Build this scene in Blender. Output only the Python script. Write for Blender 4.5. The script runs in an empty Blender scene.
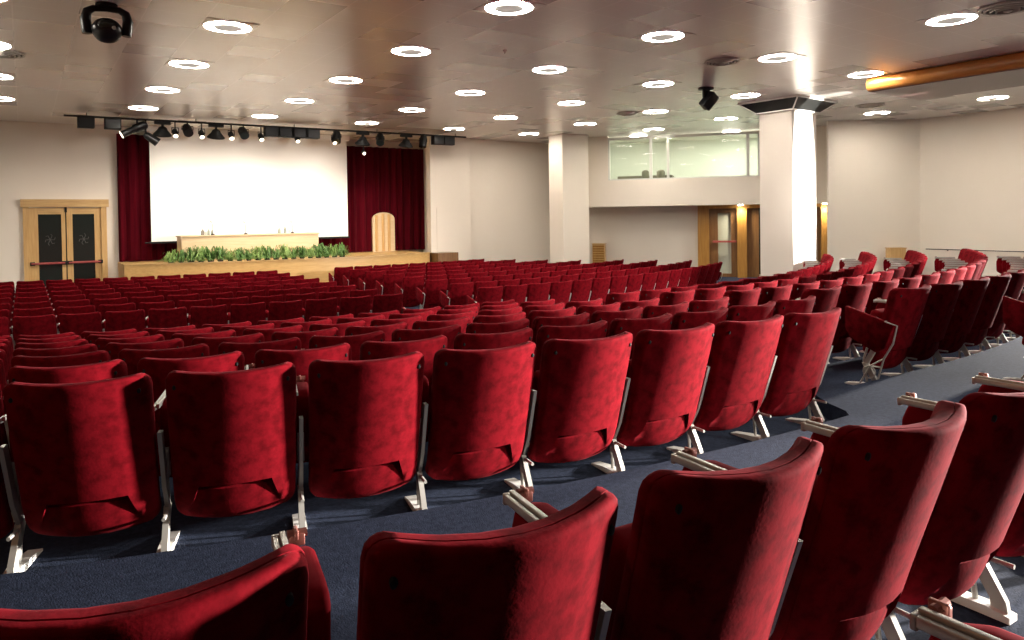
import bpy, bmesh, math, random
from mathutils import Vector, Matrix
random.seed(7)
sc = bpy.context.scene
COL = sc.collection
PI = math.pi
Z0 = 2.252          # eye height above the flat front floor
CEIL = 5.082

# ------------------------------------------------------------------ materials
def mat(name, color, rough=0.6, metal=0.0, spec=0.5, sheen=0.0, noise=None, emit=None, bump=None, coat=0.0):
    m = bpy.data.materials.new(name); m.use_nodes = True
    nt = m.node_tree; b = nt.nodes['Principled BSDF']
    b.inputs['Base Color'].default_value = (*color, 1)
    b.inputs['Roughness'].default_value = rough
    b.inputs['Metallic'].default_value = metal
    b.inputs['Specular IOR Level'].default_value = spec
    if sheen:
        b.inputs['Sheen Weight'].default_value = sheen
        b.inputs['Sheen Roughness'].default_value = 0.4
        b.inputs['Sheen Tint'].default_value = (1.0, 0.22, 0.27, 1)
    if coat:
        b.inputs['Coat Weight'].default_value = coat
    tc = nt.nodes.new('ShaderNodeTexCoord')
    if noise:
        scale, c2, lo, hi, stretch = noise
        mp = nt.nodes.new('ShaderNodeMapping'); mp.inputs['Scale'].default_value = stretch
        nt.links.new(tc.outputs['Object'], mp.inputs['Vector'])
        n = nt.nodes.new('ShaderNodeTexNoise'); n.inputs['Scale'].default_value = scale
        n.inputs['Detail'].default_value = 5; n.inputs['Roughness'].default_value = .6
        nt.links.new(mp.outputs['Vector'], n.inputs['Vector'])
        r = nt.nodes.new('ShaderNodeValToRGB')
        r.color_ramp.elements[0].position = lo; r.color_ramp.elements[0].color = (*c2, 1)
        r.color_ramp.elements[1].position = hi; r.color_ramp.elements[1].color = (*color, 1)
        nt.links.new(n.outputs['Fac'], r.inputs['Fac'])
        nt.links.new(r.outputs['Color'], b.inputs['Base Color'])
    if bump:
        bs, bd, st = bump
        n2 = nt.nodes.new('ShaderNodeTexNoise'); n2.inputs['Scale'].default_value = bs
        nt.links.new(tc.outputs['Object'], n2.inputs['Vector'])
        bp = nt.nodes.new('ShaderNodeBump'); bp.inputs['Distance'].default_value = bd; bp.inputs['Strength'].default_value = st
        nt.links.new(n2.outputs['Fac'], bp.inputs['Height'])
        nt.links.new(bp.outputs['Normal'], b.inputs['Normal'])
    if emit:
        ec, es = emit
        b.inputs['Emission Color'].default_value = (*ec, 1)
        b.inputs['Emission Strength'].default_value = es
    return m

def wood(name, c1, c2, axis='Z', rough=0.35):
    st = {'X': (1.2, 14, 14), 'Y': (14, 1.2, 14), 'Z': (14, 14, 1.2)}[axis]
    return mat(name, c1, rough, noise=(1.6, c2, .35, .65, st), spec=.5)

M = {}
M['velvet'] = mat('red_velvet', (.155, .0036, .0080), .85, spec=.03, sheen=.02, noise=(15, (.072, .0016, .0036), .34, .60, (1, 1, 1)), bump=(90, .0012, .35))
M['cushion'] = mat('red_cushion_velvet', (.19, .0045, .010), .85, spec=.03, sheen=.03, noise=(6, (.13, .0032, .0065), .3, .7, (1, 1, 1)))
M['alu'] = mat('painted_grey_metal', (.50, .49, .45), .38, metal=.35)
M['rail'] = mat('aluminium_rail', (.42, .41, .38), .35, metal=.6)
M['white_foot'] = mat('white_enamel', (.80, .79, .75), .35)
M['bronze'] = mat('bronze_clip', (.30, .11, .085), .4, metal=.4)
M['black'] = mat('black_metal', (.006, .006, .006), .6, spec=.25)
M['black_hole'] = mat('black_rubber', (.006, .006, .006), .8)
M['blackgloss'] = mat('black_plastic', (.007, .007, .008), .35, spec=.3)
M['darkgrille'] = mat('dark_grille', (.020, .021, .019), .6, noise=(60, (.008, .009, .008), .4, .6, (1, 1, 1)))
M['carpet'] = mat('navy_carpet', (.027, .037, .066), .95, spec=.1, noise=(38, (.015, .021, .039), .35, .65, (1, 1, 1)), bump=(140, .004, .5))
M['plaster'] = mat('cream_plaster', (.83, .755, .655), .55, spec=.3, noise=(.6, (.80, .725, .625), .3, .7, (1, 1, .4)))
M['column_paint'] = mat('column_paint', (.68, .62, .55), .55, spec=.3)
M['white_plaster'] = mat('white_plaster', (.86, .845, .81), .5, spec=.3)
M['screen'] = mat('screen_fabric', (.90, .875, .83), .9, spec=.05)
M['curtain'] = mat('crimson_curtain', (.085, .0022, .007), .9, spec=.05, sheen=.08, noise=(3, (.045, .0011, .004), .3, .7, (6, 6, .3)))
M['oak'] = wood('light_oak', (.62, .40, .17), (.52, .31, .115), 'Z')
M['oakh'] = wood('light_oak_board', (.62, .41, .18), (.50, .30, .115), 'X')
M['stagewood'] = wood('stage_front_wood', (.64, .40, .155), (.56, .335, .12), 'X', .4)
M['tablewood'] = wood('pale_maple', (.66, .50, .30), (.60, .44, .25), 'X', .45)
M['amber'] = wood('amber_wood', (.42, .21, .045), (.33, .155, .030), 'Z')
M['brownwood'] = wood('brown_wood', (.20, .095, .03), (.14, .062, .018), 'Z')
M['cherry'] = wood('cherry_veneer', (.55, .23, .055), (.46, .175, .036), 'Y', .22)
M['purple'] = mat('glossy_brown_lacquer', (.13, .070, .064), .35, spec=.35)
M['darkglass'] = mat('dark_glass', (.018, .022, .020), .12, spec=.6)
M['etched'] = mat('etched_glass_mark', (.075, .08, .076), .6)
M['panicred'] = mat('red_push_bar', (.34, .06, .055), .35)
M['frost'] = mat('pale_door_glass', (.45, .45, .36), .25)
M['fixture'] = mat('white_fixture_plate', (.95, .93, .89), .3, metal=.5)
M['dish'] = mat('glowing_diffuser_dish', (.62, .60, .56), .5, emit=((1, .93, .82), .30))
M['glow'] = mat('fluorescent_ring', (1, 1, 1), .5, emit=((1.0, .92, .805), 94.0))
M['bulb'] = mat('spotlight_lens', (1, 1, 1), .5, emit=((1.0, .85, .62), 4.0))
M['downlight'] = mat('downlight_lens', (1, 1, 1), .5, emit=((1.0, .92, .75), 40.0))
M['ventm'] = mat('vent_metal', (.55, .53, .49), .35, metal=.4)
M['ventdark'] = mat('vent_gap', (.05, .05, .045), .6)
M['boothglassframe'] = mat('booth_aluminium', (.66, .67, .62), .3, metal=.3)
M['boothwall'] = mat('booth_green_wall', (.74, .77, .71), .7)
M['boothdark'] = mat('booth_equipment', (.20, .18, .145), .5)
M['leaf'] = mat('grass_leaf', (.15, .30, .06), .5, noise=(9, (.03, .09, .015), .35, .65, (1, 1, 1)))
M['leaf_pale'] = mat('pale_grass_leaf', (.30, .42, .12), .5, noise=(5, (.16, .28, .06), .35, .65, (1, 1, 1)))
M['pot'] = mat('dark_pot', (.05, .04, .03), .7)
M['bottle'] = mat('bottle_glass', (.30, .34, .28), .15, spec=.7)
M['water'] = mat('drinking_glass', (.55, .58, .54), .1, spec=.7)
M['tag'] = mat('row_shadow_gap', (.03, .02, .015), .8)

def glass_mat():
    m = bpy.data.materials.new('booth_glass'); m.use_nodes = True
    nt = m.node_tree; nt.nodes.clear()
    o = nt.nodes.new('ShaderNodeOutputMaterial')
    t = nt.nodes.new('ShaderNodeBsdfTransparent'); t.inputs['Color'].default_value = (.89, .93, .88, 1)
    g = nt.nodes.new('ShaderNodeBsdfGlossy'); g.inputs['Roughness'].default_value = .04
    x = nt.nodes.new('ShaderNodeMixShader'); x.inputs['Fac'].default_value = .012
    nt.links.new(t.outputs[0], x.inputs[1]); nt.links.new(g.outputs[0], x.inputs[2]); nt.links.new(x.outputs[0], o.inputs['Surface'])
    return m
M['glass'] = glass_mat()

S = 2.95; TILE = S/4
LX0, LY0 = 2.52, 7.98
def ceiling_mat():
    m = bpy.data.materials.new('satin_ceiling_tiles'); m.use_nodes = True
    nt = m.node_tree; b = nt.nodes['Principled BSDF']; N = nt.nodes.new; L = nt.links.new
    tc = N('ShaderNodeTexCoord'); sep = N('ShaderNodeSeparateXYZ'); L(tc.outputs['Object'], sep.inputs[0])
    def math_(op, a, bv=None, c=None):
        n = N('ShaderNodeMath'); n.operation = op
        for i, v in enumerate((a, bv, c)):
            if v is None: continue
            if hasattr(v, 'node'): L(v, n.inputs[i])
            else: n.inputs[i].default_value = v
        return n.outputs[0]
    def cell(sock, off):
        u = math_('DIVIDE', math_('SUBTRACT', sock, off - TILE/2), TILE)
        fr = math_('FRACT', u); fl = math_('FLOOR', u)
        d = math_('ABSOLUTE', math_('SUBTRACT', fr, .5))
        return math_('GREATER_THAN', d, .4885), fl, fr
    sx, fx, ux = cell(sep.outputs['X'], LX0); sy, fy, uy = cell(sep.outputs['Y'], LY0)
    seam = math_('MAXIMUM', sx, sy)
    cb = N('ShaderNodeCombineXYZ'); L(fx, cb.inputs[0]); L(fy, cb.inputs[1])
    wn = N('ShaderNodeTexWhiteNoise'); wn.noise_dimensions = '3D'; L(cb.outputs[0], wn.inputs['Vector'])
    mix = N('ShaderNodeMix'); mix.data_type = 'RGBA'
    mix.inputs['A'].default_value = (.82, .80, .755, 1); mix.inputs['B'].default_value = (.92, .90, .86, 1)
    L(seam, mix.inputs['Factor']); L(mix.outputs['Result'], b.inputs['Base Color'])
    b.inputs['Metallic'].default_value = .30
    r = math_('MULTIPLY_ADD', wn.outputs['Value'], .05, .26); L(r, b.inputs['Roughness'])
    # every metal tile bows and tilts a little
    gm = N('ShaderNodeNewGeometry'); vs = N('ShaderNodeVectorMath'); vs.operation = 'SUBTRACT'
    L(wn.outputs['Color'], vs.inputs[0]); vs.inputs[1].default_value = (.5, .5, .5)
    nz = N('ShaderNodeTexNoise'); nz.inputs['Scale'].default_value = 1.3; L(tc.outputs['Object'], nz.inputs['Vector'])
    nzs = N('ShaderNodeVectorMath'); nzs.operation = 'SUBTRACT'; L(nz.outputs['Color'], nzs.inputs[0]); nzs.inputs[1].default_value = (.5, .5, .5)
    sc1 = N('ShaderNodeVectorMath'); sc1.operation = 'SCALE'; L(vs.outputs[0], sc1.inputs[0]); sc1.inputs['Scale'].default_value = .004
    sc2 = N('ShaderNodeVectorMath'); sc2.operation = 'SCALE'; L(nzs.outputs[0], sc2.inputs[0]); sc2.inputs['Scale'].default_value = .016
    a1 = N('ShaderNodeVectorMath'); a1.operation = 'ADD'; L(gm.outputs['Normal'], a1.inputs[0]); L(sc1.outputs[0], a1.inputs[1])
    a2 = N('ShaderNodeVectorMath'); a2.operation = 'ADD'; L(a1.outputs[0], a2.inputs[0]); L(sc2.outputs[0], a2.inputs[1])
    nn = N('ShaderNodeVectorMath'); nn.operation = 'NORMALIZE'; L(a2.outputs[0], nn.inputs[0]); L(nn.outputs[0], b.inputs['Normal'])
    return m
M['ceiling'] = ceiling_mat()

# ------------------------------------------------------------------ mesh helpers
class MB:
    def __init__(s): s.v = []; s.f = []; s.sm = []
    def add(s, vs, fs, smooth=False):
        o = len(s.v); s.v += [tuple(v) for v in vs]; s.f += [tuple(i+o for i in f) for f in fs]; s.sm += [smooth]*len(fs)
        return s
    def box(s, x0, x1, y0, y1, z0, z1, mtx=None, bev=0.0):
        if bev:
            bm = bmesh.new(); bmesh.ops.create_cube(bm, size=1)
            for v in bm.verts: v.co = Vector(((x0+x1)/2+v.co.x*(x1-x0), (y0+y1)/2+v.co.y*(y1-y0), (z0+z1)/2+v.co.z*(z1-z0)))
            bmesh.ops.bevel(bm, geom=bm.edges[:], offset=bev, segments=3, profile=.5, affect='EDGES', clamp_overlap=True)
            bm.verts.index_update()
            vs = [(mtx @ v.co if mtx else v.co) for v in bm.verts]; fs = [[v.index for v in f.verts] for f in bm.faces]
            bm.free(); return s.add(vs, fs, True)
        vs = [Vector((x, y, z)) for z in (z0, z1) for y in (y0, y1) for x in (x0, x1)]
        if mtx: vs = [mtx @ v for v in vs]
        return s.add(vs, [(0,2,3,1),(4,5,7,6),(0,1,5,4),(2,6,7,3),(0,4,6,2),(1,3,7,5)])
    def tube(s, pts, r, n=8, cap=True):
        pts = [Vector(p) for p in pts]; rs = r if isinstance(r, (list, tuple)) else [r]*len(pts)
        vs = []; fs = []; prev = None
        for i, p in enumerate(pts):
            d = (pts[min(i+1, len(pts)-1)] - pts[max(i-1, 0)]).normalized()
            if prev is None:
                a = d.orthogonal().normalized()
            else:
                a = (prev - d*prev.dot(d)).normalized()
            prev = a; b = d.cross(a)
            for k in range(n):
                t = 2*PI*k/n; vs.append(p + (a*math.cos(t)+b*math.sin(t))*rs[i])
        for i in range(len(pts)-1):
            for k in range(n):
                fs.append((i*n+k, i*n+(k+1) % n, (i+1)*n+(k+1) % n, (i+1)*n+k))
        if cap:
            fs.append(tuple(range(n-1, -1, -1))); fs.append(tuple((len(pts)-1)*n+k for k in range(n)))
        return s.add(vs, fs, True)
    def lathe(s, prof, n=20, mtx=None, smooth=True):
        vs = []; fs = []
        for r, z in prof:
            for k in range(n):
                t = 2*PI*k/n; v = Vector((r*math.cos(t), r*math.sin(t), z)); vs.append(mtx @ v if mtx else v)
        for i in range(len(prof)-1):
            for k in range(n):
                fs.append((i*n+k, i*n+(k+1) % n, (i+1)*n+(k+1) % n, (i+1)*n+k))
        fs.append(tuple(range(n-1, -1, -1))); fs.append(tuple((len(prof)-1)*n+k for k in range(n)))
        return s.add(vs, fs, smooth)
    def ring(s, r0, r1, z0, z1, n=36, mtx=None):       # annulus slab
        vs = []; fs = []
        for r, z in ((r0, z0), (r1, z0), (r1, z1), (r0, z1)):
            for k in range(n):
                t = 2*PI*k/n; v = Vector((r*math.cos(t), r*math.sin(t), z)); vs.append(mtx @ v if mtx else v)
        for i in range(4):
            j = (i+1) % 4
            for k in range(n):
                fs.append((i*n+k, i*n+(k+1) % n, j*n+(k+1) % n, j*n+k))
        return s.add(vs, fs, True)
    def prism(s, poly, a, b, axis='X', mtx=None):      # polygon in the two other axes, extruded along axis
        def P(u, v, w): return {'X': (w, u, v), 'Y': (u, w, v), 'Z': (u, v, w)}[axis]
        n = len(poly)
        vs = [Vector(P(u, v, a)) for u, v in poly] + [Vector(P(u, v, b)) for u, v in poly]
        if mtx: vs = [mtx @ v for v in vs]
        fs = [tuple(range(n)), tuple(range(2*n-1, n-1, -1))] + [(i, i+n, (i+1) % n+n, (i+1) % n) for i in range(n)]
        return s.add(vs, fs)
    def mesh(s, name, m):
        me = bpy.data.meshes.new(name); me.from_pydata([tuple(v) for v in s.v], [], s.f); me.update()
        bm = bmesh.new(); bm.from_mesh(me); bmesh.ops.recalc_face_normals(bm, faces=bm.faces[:]); bm.to_mesh(me); bm.free()
        for p, q in zip(me.polygons, s.sm): p.use_smooth = q
        if any(s.sm):
            try: me.set_sharp_from_angle(angle=math.radians(42))
            except Exception: pass
        me.materials.append(m); return me
    def build(s, name, m, parent=None, loc=None, rz=None):
        o = bpy.data.objects.new(name, s.mesh(name, m)); COL.objects.link(o)
        if parent: o.parent = parent
        if loc is not None: o.location = loc
        if rz is not None: o.rotation_euler.z = rz
        return o

def obj(name, me, parent=None):
    o = bpy.data.objects.new(name, me); COL.objects.link(o)
    if parent: o.parent = parent
    return o
def tag(o, label, cat, group=None):
    o['label'] = label; o['category'] = cat
    if group: o['group'] = group
    return o
def empty(name, loc, label, cat, group=None, rz=0):
    o = bpy.data.objects.new(name, None); COL.objects.link(o); o.location = loc; o.rotation_euler.z = rz
    o.empty_display_size = .1
    return tag(o, label, cat, group)
def struct(o): o['kind'] = 'structure'; return o
def copy_tree(root):
    r = root.copy(); COL.objects.link(r)
    for ch in root.children:
        c = ch.copy(); COL.objects.link(c); c.parent = r
        for g in ch.children:
            d = g.copy(); COL.objects.link(d); d.parent = c
    return r
ORD = ['zeroth','first','second','third','fourth','fifth','sixth','seventh','eighth','ninth','tenth','eleventh','twelfth','thirteenth','fourteenth','fifteenth','sixteenth','seventeenth','eighteenth','nineteenth','twentieth','twenty-first','twenty-second']

# ------------------------------------------------------------------ camera
cam = bpy.data.cameras.new('camera'); co = bpy.data.objects.new('camera', cam); COL.objects.link(co)
cam.sensor_width = 36; cam.lens = 712.6/1024*36; cam.shift_y = -(320-228.96)/1024; cam.clip_start = .02
YAW = .6009; PITCH = -.01721; ROLL = -.01387
Rm = Matrix.Rotation(-YAW, 4, 'Z') @ Matrix.Rotation(PI/2+PITCH, 4, 'X') @ Matrix.Rotation(ROLL, 4, 'Z')
co.matrix_world = Matrix.Translation((0, 0, Z0)) @ Rm
sc.camera = co
def project(p):
    v = Rm.inverted() @ (Vector(p) - Vector((0, 0, Z0)))
    if v.z > -.05: return None
    return 512 + 712.6*v.x/-v.z, 228.96 - 712.6*v.y/-v.z

# ------------------------------------------------------------------ seating plan
RL, RR_ = 36.0, 17.5
TIGHT = 15.0
def arc(x, xc):                      # rows bow: shallow on the door side, tighter on the far side
    d = x - xc
    R = (16.0 if xc == 4.8 else RL) if d < 0 else (TIGHT if xc == 7.0 else RR_)
    if abs(d) >= R*.98: d = math.copysign(R*.98, d)
    return R - math.sqrt(R*R - d*d)
def slope(x, xc):
    d = x-xc; R = (16.0 if xc == 4.8 else RL) if d < 0 else (TIGHT if xc == 7.0 else RR_)
    return math.atan2(d, math.sqrt(max(R*R-d*d, .01)))
PITCH_ = .592
DROP = .09; ROWSP = .95
ZA = Z0 - 1.537                      # floor under the rear block's last row
ZB = Z0 - 1.416                      # floor of the cross aisle the camera stands on
LEAN = .21                           # top of a back lies this far behind its foot

# ------------------------------------------------------------------ chair meshes
BH0, BH1, BW = .16, .873, .276        # back shell: bottom, top, half width
def back_y(tau):                     # rear face centre line
    y = .035 - .245*tau
    if tau < .2: y += .05*(1-tau/.2)**2
    return y
def make_back():
    t_top = .235; t_bot = .045
    taus = [0, .008, .025, .045, .048, .09, .15, .205, .230, .236, .29, .36, .46, .58, .70, .80, .875, .925, .955, .975, .988, .996, 1.0]
    fr = [-1, -.985, -.955, -.90, -.80, None, None, -.34, -.17, 0, .17, .34, None, None, .80, .90, .955, .985, 1]
    def xs(tau):
        rt, rb = .052, .055
        w = BW*(1 - .035*(1-tau))
        h = tau*(BH1-BH0)
        hh = (BH1-BH0)-h
        if hh < rt: w -= rt - math.sqrt(max(rt*rt-(rt-hh)**2, 0))
        if h < rb: w -= rb - math.sqrt(max(rb*rb-(rb-h)**2, 0))
        q = min(max((tau-t_bot)/(t_top-t_bot), 0), 1)
        s = .200 + (.155-.200)*q
        s = min(s, w*.78)
        out = []
        for i, f in enumerate(fr):
            if f is None:
                out.append({5: -s-.004, 6: -s, 12: s, 13: s+.004}[i])
            elif abs(f) <= .34: out.append(f*min(1, s/(.155))*.42)
            else: out.append(f*w)
        return out, w, s
    nx = len(fr); nt_ = len(taus); T = .078; re = .02
    mb = MB(); vs = []; fs = []
    def surf(rear):
        for tau in taus:
            X, w, s = xs(tau); z0 = BH0+tau*(BH1-BH0)
            for i, x in enumerate(X):
                yy = back_y(tau) + (.066+.024*tau)*(x/BW)**2
                d = min((w-abs(x)), (1-tau)*(BH1-BH0), tau*(BH1-BH0))
                k = max(0, 1-d/re); off = re*(1-math.sqrt(max(0, 1-k*k)))
                z = z0
                # top edge dips a touch in the middle, bottom hangs lower in the middle
                z += .016*((x/BW)**2)*max(0, (tau-.7)/.3) - .03*(1-(x/BW)**2)*max(0, 1-tau/.25)
                if rear:
                    q = (tau-t_bot)/(t_top-t_bot)
                    rec = (.030*q + .030*max(0, (q-.84)/.16)) if (0 < q <= 1.0 and abs(x) <= s+.0005) else 0
                    vs.append((x, yy+off+rec, z))
                else:
                    puff = .022*(1-(x/w)**4 if w else 0)*(1-abs(2*tau-1)**4)
                    vs.append((x, yy+T+puff-off, z))
    surf(True); surf(False)
    n = nx*nt_
    for side in (0, 1):
        for j in range(nt_-1):
            for i in range(nx-1):
                a = side*n+j*nx+i
                fs.append((a, a+1, a+nx+1, a+nx) if side == 0 else (a, a+nx, a+nx+1, a+1))
    # edge strip with a seam line sunk between shell and cushion
    loop = [i for i in range(nx)] + [j*nx+nx-1 for j in range(1, nt_)] + [(nt_-1)*nx+i for i in range(nx-2, -1, -1)] + [j*nx for j in range(nt_-2, 0, -1)]
    base = len(vs); rings = [(0.33, 0), (.40, .0035), (.47, 0)]
    cen = Vector((0, 0, .53))
    for (fq, ins) in rings:
        for k in loop:
            a = Vector(vs[k]); b = Vector(vs[n+k]); p = a.lerp(b, fq)
            q = Vector((cen.x-p.x, 0, cen.z-p.z)).normalized()*ins
            vs.append(tuple(p+q))
    L = len(loop)
    for k in range(L):
        k2 = (k+1) % L
        chain = [loop[k], base+k, base+L+k, base+2*L+k, n+loop[k]]
        ch2 = [loop[k2], base+k2, base+L+k2, base+2*L+k2, n+loop[k2]]
        for c in range(4): fs.append((chain[c], chain[c+1], ch2[c+1], ch2[c]))
    mb.add(vs, fs, True)
    me = mb.mesh('backrest', M['velvet'])
    return me
ME = {}
ME['backrest'] = make_back()
def cushion_mesh():                  # tipped-up seat
    bm = bmesh.new(); bmesh.ops.create_cube(bm, size=1)
    for v in bm.verts: v.co = Vector((v.co.x*.47, v.co.y*.10, v.co.z*.40))
    bmesh.ops.bevel(bm, geom=bm.edges[:], offset=.035, segments=4, profile=.55, affect='EDGES')
    R = Matrix.Translation((0, .130, .47)) @ Matrix.Rotation(math.radians(13), 4, 'X')
    for v in bm.verts:
        v.co.y += .02*(v.co.x/.235)**2
        v.co = R @ v.co
    mb = MB(); bm.verts.index_update(); mb.add([v.co for v in bm.verts], [[v.index for v in f.verts] for f in bm.faces], True); bm.free()
    return mb.mesh('seat', M['cushion'])
ME['seat'] = cushion_mesh()
AX = PITCH_/2                        # armrest centre line between two chairs
AH = .695                            # armrest top
def arm_mesh():                      # padded red arm panel with a rounded front
    prof = [(.11, AH-.24), (.09, AH-.02), (.115, AH+.004), (.16, AH+.010), (.30, AH+.006), (.375, AH-.02), (.40, AH-.08), (.395, AH-.26), (.33, AH-.30), (.14, AH-.29)]
    bm = bmesh.new()
    vs = [bm.verts.new((AX-.022, y, z)) for y, z in prof]; f = bm.faces.new(vs)
    r = bmesh.ops.extrude_face_region(bm, geom=[f])
    for v in r['geom']:
        if isinstance(v, bmesh.types.BMVert): v.co.x += .072
    bmesh.ops.recalc_face_normals(bm, faces=bm.faces[:])
    bmesh.ops.bevel(bm, geom=bm.edges[:], offset=.020, segments=3, profile=.5, affect='EDGES', clamp_overlap=True)
    bm.verts.index_update(); mb = MB(); mb.add([v.co for v in bm.verts], [[v.index for v in f.verts] for f in bm.faces], True); bm.free()
    return mb.mesh('armrest', M['cushion'])
ME['armrest'] = arm_mesh()
mb = MB()                            # twin metal rail along the arm's top edge
mb.box(AX-.042, AX-.028, 0.05, .395, AH-.016, AH+.006, bev=.003); mb.box(AX-.025, AX-.010, 0.05, .395, AH-.006, AH+.014, bev=.003)
mb.box(AX-.043, AX-.009, .388, .401, AH-.022, AH+.007, bev=.003)
ME['arm_rail'] = mb.mesh('arm_rail', M['rail'])
mb = MB()                            # bronze hinge clip at the front
mb.box(AX-.006, AX+.034, .362, .388, AH-.015, AH+.012, bev=.004)
mb.tube([(AX-.008, .377, AH+.010), (AX+.040, .377, AH+.010)], .010, 8)
mb.box(AX+.008, AX+.018, .358, .394, AH+.0, AH+.022, bev=.003)
ME['hinge_clip'] = mb.mesh('hinge_clip', M['bronze'])
def leg_mesh():                      # leaning flat standard, footed, with a thin front strut
    mb = MB()
    ye = lambda z: back_y((z-BH0)/(BH1-BH0))+.088
    up = [(ye(z)-.004, z) for z in (.20, .32, .44, .52, .60)]; dn = [(ye(z)+.045, z) for z in (.60, .52, .44, .32, .20)]
    mb.prism(up+dn, AX-.010, AX+.008, 'X')
    mb.prism([(.030, 0.0), (.085, 0.0), (.092, .06), (ye(.20)+.05, .21), (ye(.20)-.008, .21), (.040, .06)], AX-.016, AX+.010, 'X')
    mb.box(AX-.016, AX+.016, .10, .14, AH-.34, AH-.2)
    mb.tube([(AX, .12, AH-.28), (AX-.004, .17, .25), (AX-.006, .14, .02)], .010, 6)
    mb.tube([(AX, .02, .19), (AX, .16, .19)], .009, 6)
    return mb.mesh('leg', M['alu'])
ME['leg'] = leg_mesh()
mb = MB(); mb.prism([(.02, .0), (.33, .0), (.33, .010), (.20, .030), (.10, .034), (.02, .022)], AX-.040, AX+.022, 'X')
ME['foot_plate'] = mb.mesh('foot_plate', M['white_foot'])
def button_mesh(sx):
    mb = MB(); tau = (.815-BH0)/(BH1-BH0); x = sx*.236; y = back_y(tau)+.087*(x/BW)**2
    R = Matrix.Translation((x, y-.0005, .815)) @ Matrix.Rotation(PI/2+.25, 4, 'X') @ Matrix.Diagonal((1.0, 1.5, 1, 1))
    mb.lathe([(.0075, -.006), (.0075, .0015), (.005, .003), (.003, .0035)], 10, R)
    return mb.mesh('button', M['black_hole'])
ME['button0'] = button_mesh(-1); ME['button1'] = button_mesh(1)
def panel_mesh(sx):                  # upholstered end-of-row side panel
    X0 = sx*AX
    prof = [(-.11, AH-.12), (.33, AH+.005), (.33, AH-.20), (.28, AH-.28), (.05, AH-.38), (-.03, AH-.33)]
    bm = bmesh.new(); vs = [bm.verts.new((X0-.022+sx*.012, y, z)) for y, z in prof]; f = bm.faces.new(vs)
    r = bmesh.ops.extrude_face_region(bm, geom=[f])
    for v in r['geom']:
        if isinstance(v, bmesh.types.BMVert): v.co.x += .044
    bmesh.ops.recalc_face_normals(bm, faces=bm.faces[:])
    bmesh.ops.bevel(bm, geom=bm.edges[:], offset=.011, segments=2, profile=.5, affect='EDGES', clamp_overlap=True)
    bm.verts.index_update(); mb = MB(); mb.add([v.co for v in bm.verts], [[v.index for v in f.verts] for f in bm.faces], True); bm.free()
    return mb.mesh('side_panel', M['velvet'])
def edge_mesh(sx):
    mb = MB(); x = sx*(AX+.026)
    mb.tube([(x, -.03, AH-.10), (x, -.135, AH-.125), (x, -.10, AH-.28), (x, -.02, AH-.42), (x, .03, .10), (x, .03, .02)], .008, 6)
    mb.tube([(x, -.02, AH-.42), (x, .10, AH-.50), (x, .20, .02)], .007, 6)
    # round bracket under the panel
    mb.tube([(x, .11+.055*math.cos(t), .14+.055*math.sin(t)) for t in [2*PI*k/14 for k in range(15)]], .006, 5)
    return mb.mesh('panel_frame', M['alu'])
for sx, k in ((-1, 'L'), (1, 'R')):
    ME['side_panel'+k] = panel_mesh(sx); ME['panel_frame'+k] = edge_mesh(sx)
def shifted(me, name):
    c = me.copy(); c.name = name
    for v in c.vertices: v.co.x -= PITCH_
    return c
for k in ('armrest', 'arm_rail', 'hinge_clip', 'leg', 'foot_plate'): ME[k+'_L'] = shifted(ME[k], k)

CAT = 'chair'
def make_chair(detail, ends):        # ends: '' | 'L' | 'R' | 'LR'
    r = empty('theatre_chair', (0, 0, 0), '', CAT)
    b = obj('backrest', ME['backrest'], r)
    if detail:
        obj('button', ME['button0'], b); obj('button', ME['button1'], b)
    obj('seat', ME['seat'], r)
    def arm(sfx):
        a = obj('armrest', ME['armrest'+sfx], r); ar = obj('arm_rail', ME['arm_rail'+sfx], a)
        if detail: obj('hinge_clip', ME['hinge_clip'+sfx], a)
        l = obj('leg', ME['leg'+sfx], r); obj('foot_plate', ME['foot_plate'+sfx], l)
    arm('')
    if 'L' in ends:
        l = obj('leg', ME['leg_L'], r); obj('foot_plate', ME['foot_plate_L'], l); p = obj('side_panel', ME['side_panelL'], r); obj('panel_frame', ME['panel_frameL'], p)
    if 'R' in ends:
        p = obj('side_panel', ME['side_panelR'], r); obj('panel_frame', ME['panel_frameR'], p)
    return r
PROTO = {}; used = {}
def chair(x, y, z, rz, label, group, detail, ends):
    key = (detail, ends)
    if key not in PROTO: PROTO[key] = make_chair(detail, ends); r = PROTO[key]
    else: r = copy_tree(PROTO[key])
    r.location = (x, y, z); r.rotation_euler.z = rz
    r['label'] = label; r['group'] = group
    return r
NCH = {}
DX = {'rear_centre': .140, 'rear_wall': .06}
def in_view(x, y, z, m=25):
    c = []
    for dx in (-.3, .3):
        for dy in (-.25, .42):
            for dz in (.0, .45, .92):
                q = project((x+dx, y+dy, z+dz))
                if q: c.append(q)
    if not c: return False
    return any(-m < a < 1024+m and -m < b < 640+m for a, b in c)
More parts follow.
